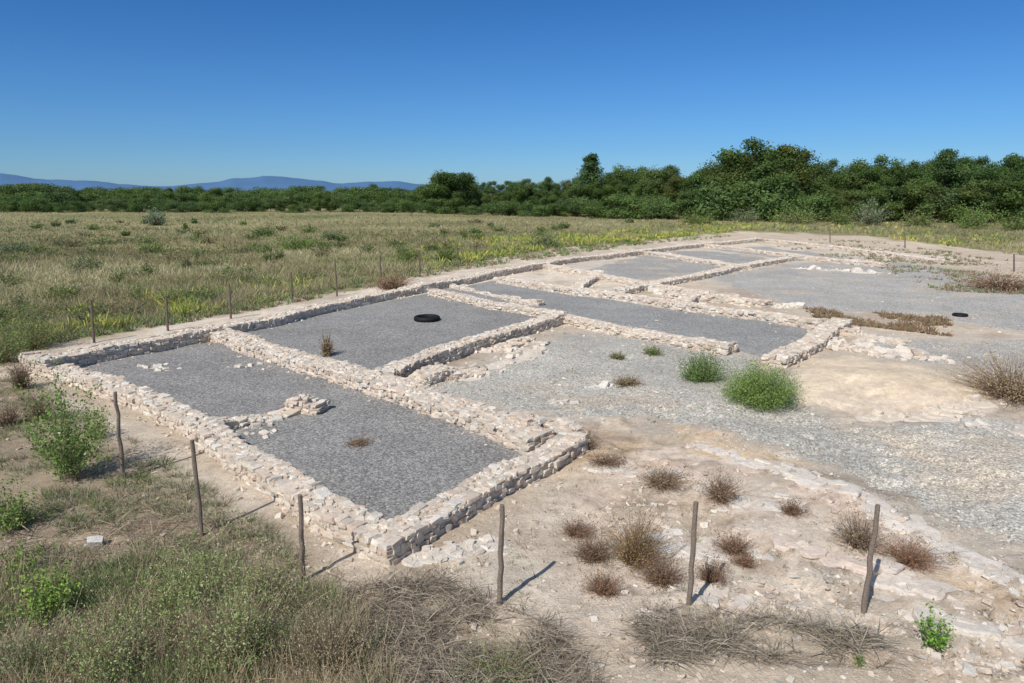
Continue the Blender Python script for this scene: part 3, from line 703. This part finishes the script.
shrub('green_shrub', 'shrub', 'light green leafy bush at the lower left edge', 48, 618, 54, 52, (.22, .32, .07), (.13, .22, .05), 90, 1800, .024, seed=6, upr=.4)
shrub('green_shrub', 'shrub', 'green weedy bush on the left edge above the scrub', 14, 530, 58, 44, (.2, .28, .08), (.14, .2, .06), 120, 2200, .024, seed=7)
shrub('green_shrub', 'shrub', 'green shrub near the far left edge beside the field', 34, 348, 46, 40, (.16, .23, .07), (.11, .17, .05), 160, 2600, .03, seed=8)
shrub('green_shrub', 'shrub', 'green shrub touching the left edge beside the field', 6, 362, 46, 40, (.18, .24, .08), (.13, .18, .06), 160, 2400, .03, seed=9)
shrub('green_shrub', 'shrub', 'small green weed between the tall leafy shrub and the brown bushes', 96, 440, 30, 30, (.2, .28, .08), (.14, .2, .06), 60, 700, .022, seed=15)
shrub('green_shrub', 'shrub', 'low green weed below the left edge bush', 20, 572, 46, 26, (.22, .3, .08), (.15, .22, .06), 70, 900, .02, seed=16)
shrub('grey_green_bush', 'bush', 'large scraggly green bush at the bottom left, right of the scrub centre', 235, 665, 140, 100, (.20, .28, .10), (.33, .34, .18), 300, 6500, .015, seed=10, lo=.25, upr=.35, var=.4)
shrub('grey_green_bush', 'bush', 'second scraggly green bush at the bottom left corner', 110, 680, 116, 80, (.20, .28, .10), (.31, .32, .17), 240, 5000, .015, seed=11, lo=.25, upr=.35, var=.4)
shrub('grey_green_bush', 'bush', 'brownish green bush at the bottom left below the nearest wall corner', 330, 672, 90, 76, (.33, .28, .17), (.38, .31, .21), 460, 3500, .012, seed=12, lo=.2, var=.4)
shrub('grey_green_bush', 'bush', 'leafy green bush behind the large one, below the second post', 190, 608, 84, 56, (.18, .27, .08), (.25, .31, .13), 200, 4000, .015, seed=14, lo=.25, upr=.35, var=.38)
shrub('grey_green_bush', 'bush', 'grey-green bush left of the third front post', 262, 596, 56, 46, (.26, .3, .14), (.33, .32, .19), 180, 2200, .013, seed=17, lo=.2, upr=.4, var=.4)
shrub('grey_green_bush', 'bush', 'grey-green bush between the corner bush and the left edge', 28, 672, 76, 52, (.23, .3, .12), (.32, .31, .18), 200, 2600, .013, seed=18, lo=.2, upr=.4, var=.4)
shrub('grey_green_bush', 'bush', 'small green clump at the bottom edge right of the twig tangle', 500, 682, 90, 24, (.22, .27, .1), (.17, .22, .08), 300, 2500, .012, seed=13)
DB = ((.29, .165, .105), (.20, .12, .08))
for i, a in enumerate([
 (634, 560, 66, 52, 'largest olive-brown dead shrub at lower centre', ((.30, .22, .09), (.22, .13, .07))),
 (594, 558, 52, 22, 'red-brown dead clump left of the largest dead shrub', DB),
 (600, 590, 46, 20, 'red-brown dead clump below the largest dead shrub', DB),
 (662, 578, 50, 28, 'rusty dead clump between the largest dead shrub and the fifth post', DB),
 (576, 532, 38, 14, 'small dark dead clump upper left of the largest dead shrub', DB),
 (709, 576, 34, 24, 'dark dead clump right of the fifth front post', DB),
 (718, 502, 44, 26, 'greyish dry shrub above the fifth front post', ((.31, .23, .16), (.24, .17, .12))),
 (790, 518, 26, 14, 'small dry clump right of the greyish dry shrub', DB),
 (660, 488, 54, 12, 'low dry clump in the soil at centre', ((.3, .22, .15), (.24, .18, .12))),
 (858, 547, 46, 36, 'thin dry bush left of the rightmost post', ((.31, .23, .16), (.24, .17, .12))),
 (905, 562, 66, 20, 'dark dry clump right of the rightmost post', DB),
 (745, 560, 26, 10, 'little dry tuft between the fifth and last posts', DB),
 (736, 548, 40, 18, 'rusty dry clump below the greyish dry shrub', DB),
 (585, 452, 28, 18, 'dry weed at the outer foot of the short front-right wall', ((.29, .22, .14), (.24, .18, .12))),
 (606, 468, 40, 10, 'low brown weed patch right of the dry weed by the wall', DB),
 (22, 388, 26, 30, 'dark brown bush at the left edge outside the wall corner', ((.24, .18, .12), (.19, .16, .1))),
 (42, 420, 30, 26, 'dark dry bush left of the tall leafy shrub', ((.25, .18, .13), (.19, .15, .1))),
 (8, 425, 30, 20, 'brown bush touching the left edge', ((.25, .18, .13), (.19, .15, .1))),
 (327, 355, 14, 22, 'thin reddish weed growing by the thick cross wall', ((.24, .2, .1), (.3, .17, .11))),
 (358, 445, 28, 7, 'reddish weed patch on the nearest gravel room floor', ((.3, .19, .14), (.25, .19, .12))),
 (1012, 400, 100, 42, 'large tan dry bush at the right edge', ((.42, .32, .2), (.33, .24, .16))),
 (1000, 290, 70, 18, 'wide reddish dry bush at the right beyond the gravel', ((.35, .21, .15), (.37, .28, .19))),
 (392, 289, 42, 14, 'red-brown bush against the outside of the long back wall', ((.28, .15, .1), (.26, .19, .12))),
 (628, 386, 30, 8, 'small dark weed on the central gravel', ((.17, .17, .09), (.24, .17, .11))),
 (652, 354, 20, 7, 'small green weed at the back of the central gravel', ((.17, .24, .07), (.14, .19, .06))),
 (618, 358, 16, 6, 'tiny weed left of the small green weed on the gravel', ((.17, .23, .08), (.2, .17, .1)))]):
    shrub('dry_shrub', 'dry shrub', a[4], a[0], a[1], a[2], a[3], a[5][0], a[5][1], int(140+a[2]*5), int(600+a[2]*a[3]*1.6), .011, (.24, .16, .11), 40+i, mat=M_DRY, lo=.2, var=.35)
for i, (px, py, w_, h_, l) in enumerate([
 (156, 225, 24, 15, 'grey-green round bush standing in the field at left'), (295, 250, 46, 14, 'wide bright green bush in the middle of the field'),
 (85, 272, 30, 12, 'low green bush in the field above the left stakes'), (262, 236, 24, 8, 'low green bush behind the wide bright green one'),
 (152, 252, 30, 8, 'flat green patch bush in the left part of the field'), (18, 252, 34, 8, 'low bush near the left edge of the field'),
 (445, 262, 26, 14, 'green bush by the far stakes of the back row'), (408, 262, 30, 14, 'green bush between two far stakes'),
 (545, 248, 34, 14, 'leafy bush near the field edge at centre'), (515, 215, 20, 10, 'small bush at the far end of the field, centre'),
 (870, 226, 36, 24, 'pale grey-green bush in front of the tree line at right'), (972, 229, 48, 22, 'bright green bush in front of the tree line near the right edge'),
 (700, 224, 34, 12, 'low bush in front of the tallest pines'), (800, 224, 48, 14, 'long low bush in front of the tree line, right of centre'),
 (330, 240, 20, 7, 'little green bush in the field right of the wide one'), (1015, 231, 34, 16, 'bush at the right edge in front of the trees'),
 (60, 300, 34, 14, 'green bush in the left field near the first stake'), (200, 300, 26, 9, 'low olive bush in the field before the third stake'),
 (840, 225, 30, 14, 'olive bush just left of the pale grey-green one'), (920, 227, 34, 14, 'olive bush between the pale and the bright green bushes'),
 (745, 222, 30, 12, 'yellowish bush before the tallest pines'), (640, 217, 30, 10, 'light green bush before the trees at centre')]):
    c = np.array([(.15, .21, .06), (.2, .25, .085), (.19, .23, .12)][i % 3])
    if i in (1, 11): c = np.array((.18, .28, .06))
    if i in (0, 10): c = np.array((.22, .27, .17))
    shrub('field_bush', 'bush', l, px, py, w_, h_, tuple(c), tuple(c*.7), 120, 1700, .05, (.2, .16, .1), 90+i, 'green bushes dotted over the field', lo=.35)
FLD2 = [(-60, 222), (640, 222), (450, 262), (340, 280), (150, 316), (-60, 350)]
r = R(77)
px, py = samp(FLD2, 130, R(5))
for i in range(130):
    dd = dist(px[i], py[i]); c = np.array([(.14, .2, .065), (.19, .23, .09), (.24, .22, .12), (.12, .17, .055)][i % 4])*r.uniform(.85, 1.2)
    shrub('small_field_bush', 'bush', 'small low bush among the dry grass of the left field', px[i], py[i], r.uniform(.8, 3.0)*F/dd, r.uniform(.5, 1.0)*F/dd, tuple(c), tuple(c*.75), 60, 450, .04, (.22, .18, .11), 130+i, 'small low bushes in the field', lo=.3)

# ---------------------------------------------------------------- trees
def tree_mesh(kind, seed):
    r = R(seed); T = Acc(); Cn = Acc(); lobes = []; nl = 480
    tint = np.array([r.uniform(.85, 1.12), r.uniform(.92, 1.08), r.uniform(.85, 1.15)])
    if kind == 'pine':
        tube(T, (0, 0, -.02), (.02, 0, .5), .022, .013, (.16, .12, .09), seg=4, rough=.003, r=r)
        for i in range(24):
            a = r.rand()*6.28; z = r.uniform(.16, .88); q = (.33*np.sin(np.clip((z-.02)/.96, 0, 1)*math.pi)**.6)*r.uniform(.25, 1)
            c = np.array([math.cos(a)*q, math.sin(a)*q, z]); s = r.uniform(.09, .15); lobes.append((c, np.array([s*1.2, s*1.2, s*.85])))
        lobes.append((np.array([0, 0, .9]), np.array([.11, .11, .09]))); base = (.078, .118, .036); lf = .0135
    elif kind == 'cone':
        tube(T, (0, 0, -.02), (0, 0, .8), .02, .006, (.15, .11, .08), seg=4, rough=.002, r=r)
        for i in range(18):
            z = .12+.82*(i/17); q = .24*(1-z)**.8+.01; a = i*2.4
            c = np.array([math.cos(a)*q*.6, math.sin(a)*q*.6, z]); s = .05+.14*(1-z); lobes.append((c, np.array([s, s, s*1.1])))
        base = (.08, .12, .038); lf = .013
    elif kind == 'broad':
        tube(T, (0, 0, -.02), (0, .01, .3), .03, .02, (.14, .11, .09), seg=4, rough=.003, r=r)
        for i in range(24):
            a = r.rand()*6.28; z = r.uniform(.08, .84); q = .40*math.sqrt(max(0, 1-((z-.42)/.55)**2))*r.uniform(.25, 1)
            c = np.array([math.cos(a)*q, math.sin(a)*q, z]); s = r.uniform(.12, .19); lobes.append((c, np.array([s, s, s*.85])))
        base = (.082, .125, .038); lf = .017
    else:
        tube(T, (0, 0, -.02), (0, 0, .2), .03, .02, (.12, .1, .08), seg=3, rough=.003, r=r)
        for i in range(20):
            a = r.rand()*6.28; z = r.uniform(.0, .74); q = .85*math.sqrt(max(0, 1-((z-.2)/.8)**2))*r.uniform(.25, 1)
            c = np.array([math.cos(a)*q, math.sin(a)*q, z]); s = r.uniform(.18, .28); lobes.append((c, np.array([s*1.3, s*1.3, s*.85])))
        base = (.092, .14, .045); lf = .028; nl = 320
    for c, _ in lobes[::2]:
        z0 = max(.06, c[2]*.55)
        if c[2] > .1: tube(T, (0, 0, z0), c*.95, .009, .004, (.13, .10, .08), n=5)
    for c, s in lobes:
        n = nl; d = nrm(r.normal(size=(n, 3))); rad = (r.rand(n)**.35)[:, None]
        p = c+d*s*rad*(1+.15*r.normal(size=(n, 1))); p[:, 2] = np.abs(p[:, 2])+.01
        col = np.array(base)*tint*r.uniform(.75, 1.3)*(.75+.5*r.rand(n, 1))+np.array([.014, .014, 0])*r.rand()
        leaves(Cn, p, lf*r.uniform(.6, 1.4, n), col, r, n=d)
    return T, Cn
TREES = {}
for kind, nv in (('pine', 6), ('cone', 2), ('broad', 6), ('low', 5)):
    TREES[kind] = []
    for s in range(nv):
        T, Cn = tree_mesh(kind, 700+s+{'pine': 0, 'cone': 20, 'broad': 40, 'low': 60}[kind])
        tm = T.build('trunk', M_BARK); cm = Cn.build('crown', M_LF)
        TREES[kind].append((tm.data, cm.data)); bpy.data.objects.remove(tm); bpy.data.objects.remove(cm)
NAME = {'pine': ('pine_tree', 'pine tree'), 'cone': ('conical_pine_tree', 'pine tree'), 'broad': ('evergreen_tree', 'tree'), 'low': ('low_tree', 'tree')}
def tree(kind, px, basepy, toppy, label, group, r, wide=1.0):
    x, y = map(float, P(px, basepy)); rx, ry, rz = ray(px, toppy); h = CH+float(rz)*y/float(ry)-float(H(x, y)); h = max(h, 1.5)
    root = empty(NAME[kind][0], (x, y, float(H(x, y)))); td, cd = TREES[kind][r.randint(len(TREES[kind]))]
    for nm, dt in (('trunk', td), ('crown', cd)):
        o = bpy.data.objects.new(nm, dt); COL.objects.link(o); o.parent = root
    root.scale = (h*wide*r.uniform(.9, 1.1), h*wide*r.uniform(.9, 1.1), h); root.rotation_euler = (0, 0, r.rand()*6.28)
    return tag(root, label, NAME[kind][1], group)
r = R(99)
GR = 'trees of the wood behind the field'
for a in [('broad', 441, 212, 170, 'dark evergreen at the left end of the tall tree line', 1.15), ('broad', 462, 212, 168, 'second dark evergreen from the left end of the tall tree line', 1.15),
          ('cone', 590, 213, 154, 'pointed conical pine rising above the centre of the tree line', 1.5), ('broad', 625, 213, 163, 'rounded tree just right of the conical pine', .9),
          ('broad', 657, 213, 164, 'rounded tree midway between the conical pine and the tallest pines', .9),
          ('pine', 724, 218, 150, 'left tree of the tallest pine clump', 1.2), ('pine', 748, 218, 137, 'tallest pine in the middle of the pine clump', 1.3), ('pine', 780, 218, 144, 'right tree of the tallest pine clump', 1.2),
          ('pine', 875, 219, 154, 'tall pine right of the tallest clump, behind the pale bush', 1.1), ('pine', 941, 219, 148, 'tall pine standing out second from the right edge', 1.2),
          ('pine', 1006, 220, 156, 'tall pine next to the right edge', 1.2), ('pine', 908, 219, 160, 'pine between the two tall pines at right', 1.1)]:
    tree(a[0], a[1], a[2], a[3], a[4], GR, r, a[5])
tx = [425, 441, 455, 480, 520, 560, 590, 625, 655, 690, 715, 745, 790, 812, 850, 875, 905, 940, 965, 1000, 1060, 1250]
ty = [184, 172, 168, 175, 172, 174, 168, 166, 166, 164, 156, 145, 148, 158, 158, 155, 156, 151, 154, 152, 150, 150]
for row, (by0, by1, dt, step, kinds) in enumerate([(208, 212, 0, 10.5, ('broad', 'pine', 'pine')), (211, 217, 7, 11.5, ('broad', 'pine', 'broad')), (213, 222, 21, 15, ('broad', 'low'))]):
    px_ = 428
    while px_ < 1190:
        f_ = (px_-428)/450; by = by0+(by1-by0)*min(1, f_)
        top = np.interp(px_, tx, ty)+dt+r.uniform(-1, 13)
        sec = 'left of the tallest pines' if px_ < 700 else ('around the tallest pines' if px_ < 820 else 'right of the tallest pines')
        where = ('back row', 'middle row', 'front row')[row]
        tree(kinds[r.randint(len(kinds))], px_, by+r.uniform(-.6, .6), top, f'dark green tree in the {where} of the wood, {sec}', f'trees in the {where} {sec}', r, 1.05 if row < 2 else 1.3)
        px_ += step*r.uniform(.7, 1.3)
for row, (by, t0, t1, step) in enumerate([(204, 183, 189, 9), (208, 188, 195, 9.5), (212, 194, 203, 12)]):
    px_ = -160
    while px_ < 432:
        dk = px_ < 45
        top = r.uniform(t0, t1)-(3 if dk else 0)
        where = ('far', 'middle', 'near')[row]
        tree('low' if r.rand() < .85 else 'broad', px_, by+r.uniform(-.7, .7), top, f'low green tree in the {where} row of the belt below the blue hills', f'low trees in the {where} row of the left belt', r, 1.1 if row else 1.2)
        px_ += step*r.uniform(.7, 1.3)

# ---------------------------------------------------------------- far hills
hx = [-400, -120, 0, 25, 60, 105, 150, 175, 200, 235, 270, 310, 345, 400, 430, 470, 700, 1400]
hy = [182, 176, 174, 177, 181, 182, 187, 188, 186, 181, 177, 180, 184, 182, 186, 190, 191, 191]
nx, ny = 420, 14; pxs = np.linspace(-400, 1400, nx); V = []
D0 = 9000.
prof = np.interp(pxs, hx, hy)-1.6*fbm(pxs/22, pxs*0, 4, 300)-1
for j in range(ny):
    v = j/(ny-1); D = D0+3500*(v-.5); env = math.sin(math.pi*v)**.8
    hgt = np.maximum((HOR-prof)/F*D0*1.02, 15)*env*(1+.25*(1-env)*fbm(pxs/30, np.full(nx, v*5), 3, 310))
    V.append(np.stack([(pxs-512)/F*D, np.full(nx, D), hgt-3*(env < .01)], 1))
V = np.vstack(V); ii = np.arange(nx*ny).reshape(ny, nx)
Q = np.stack([ii[:-1, :-1], ii[:-1, 1:], ii[1:, 1:], ii[1:, :-1]], -1).reshape(-1, 4)
o = mesh_obj('hills', V, Q, np.tile(np.array([.075, .155, .28]), (len(V), 1)), M_HILL, smooth=True); tag(o, 'distant blue hills on the horizon at left', kind='structure')  # blue base colour stands in for the haze of distance, painted on the hills

# ---------------------------------------------------------------- light, sky, camera
sun_v = np.array([-.55, -.83, 1.05]); sun_v /= np.linalg.norm(sun_v); el = math.asin(sun_v[2]); az = math.atan2(sun_v[0], sun_v[1])
import mathutils
L = bpy.data.lights.new('sun', 'SUN'); L.energy = 4.7; L.angle = math.radians(.5); L.color = (1, .965, .91)
lo = bpy.data.objects.new('sun', L); COL.objects.link(lo); lo.rotation_euler = mathutils.Vector(sun_v).to_track_quat('Z', 'Y').to_euler(); lo.location = (-20, -30, 40)
Wd = bpy.data.worlds.new('World'); bpy.context.scene.world = Wd; Wd.use_nodes = True; nt = Wd.node_tree
sky = nt.nodes.new('ShaderNodeTexSky'); sky.sky_type = 'NISHITA'; sky.sun_disc = False; sky.sun_elevation = el; sky.sun_rotation = az
sky.air_density = 1.0; sky.dust_density = .3; sky.ozone_density = 4.0; sky.altitude = 100
tc = nt.nodes.new('ShaderNodeTexCoord'); sx = nt.nodes.new('ShaderNodeSeparateXYZ'); nt.links.new(tc.outputs['Generated'], sx.inputs[0])
cr = nt.nodes.new('ShaderNodeValToRGB'); nt.links.new(sx.outputs[2], cr.inputs[0]); e = cr.color_ramp.elements
e[0].position = 0; e[0].color = (.36, .57, .88, 1); e[1].position = .06; e[1].color = (.28, .50, .79, 1)
for p_, c_ in ((.25, (.17, .42, .70, 1)), (.55, (1.0, .96, .86, 1))):
    q = e.new(p_); q.color = c_
mm = nt.nodes.new('ShaderNodeVectorMath'); mm.operation = 'MULTIPLY'; nt.links.new(sky.outputs[0], mm.inputs[0]); nt.links.new(cr.outputs[0], mm.inputs[1])
nt.links.new(mm.outputs[0], nt.nodes['Background'].inputs[0]); nt.nodes['Background'].inputs[1].default_value = .13
cam = bpy.data.cameras.new('camera'); co = bpy.data.objects.new('camera', cam); COL.objects.link(co); bpy.context.scene.camera = co
cam.sensor_width = 36; cam.lens = F/1024*36; cam.clip_end = 40000; co.location = (0, 0, CH); co.rotation_euler = (math.pi/2-TH, 0, 0)
sc = bpy.context.scene; sc.view_settings.view_transform = 'Standard'; sc.view_settings.look = 'None'; sc.view_settings.exposure = 0
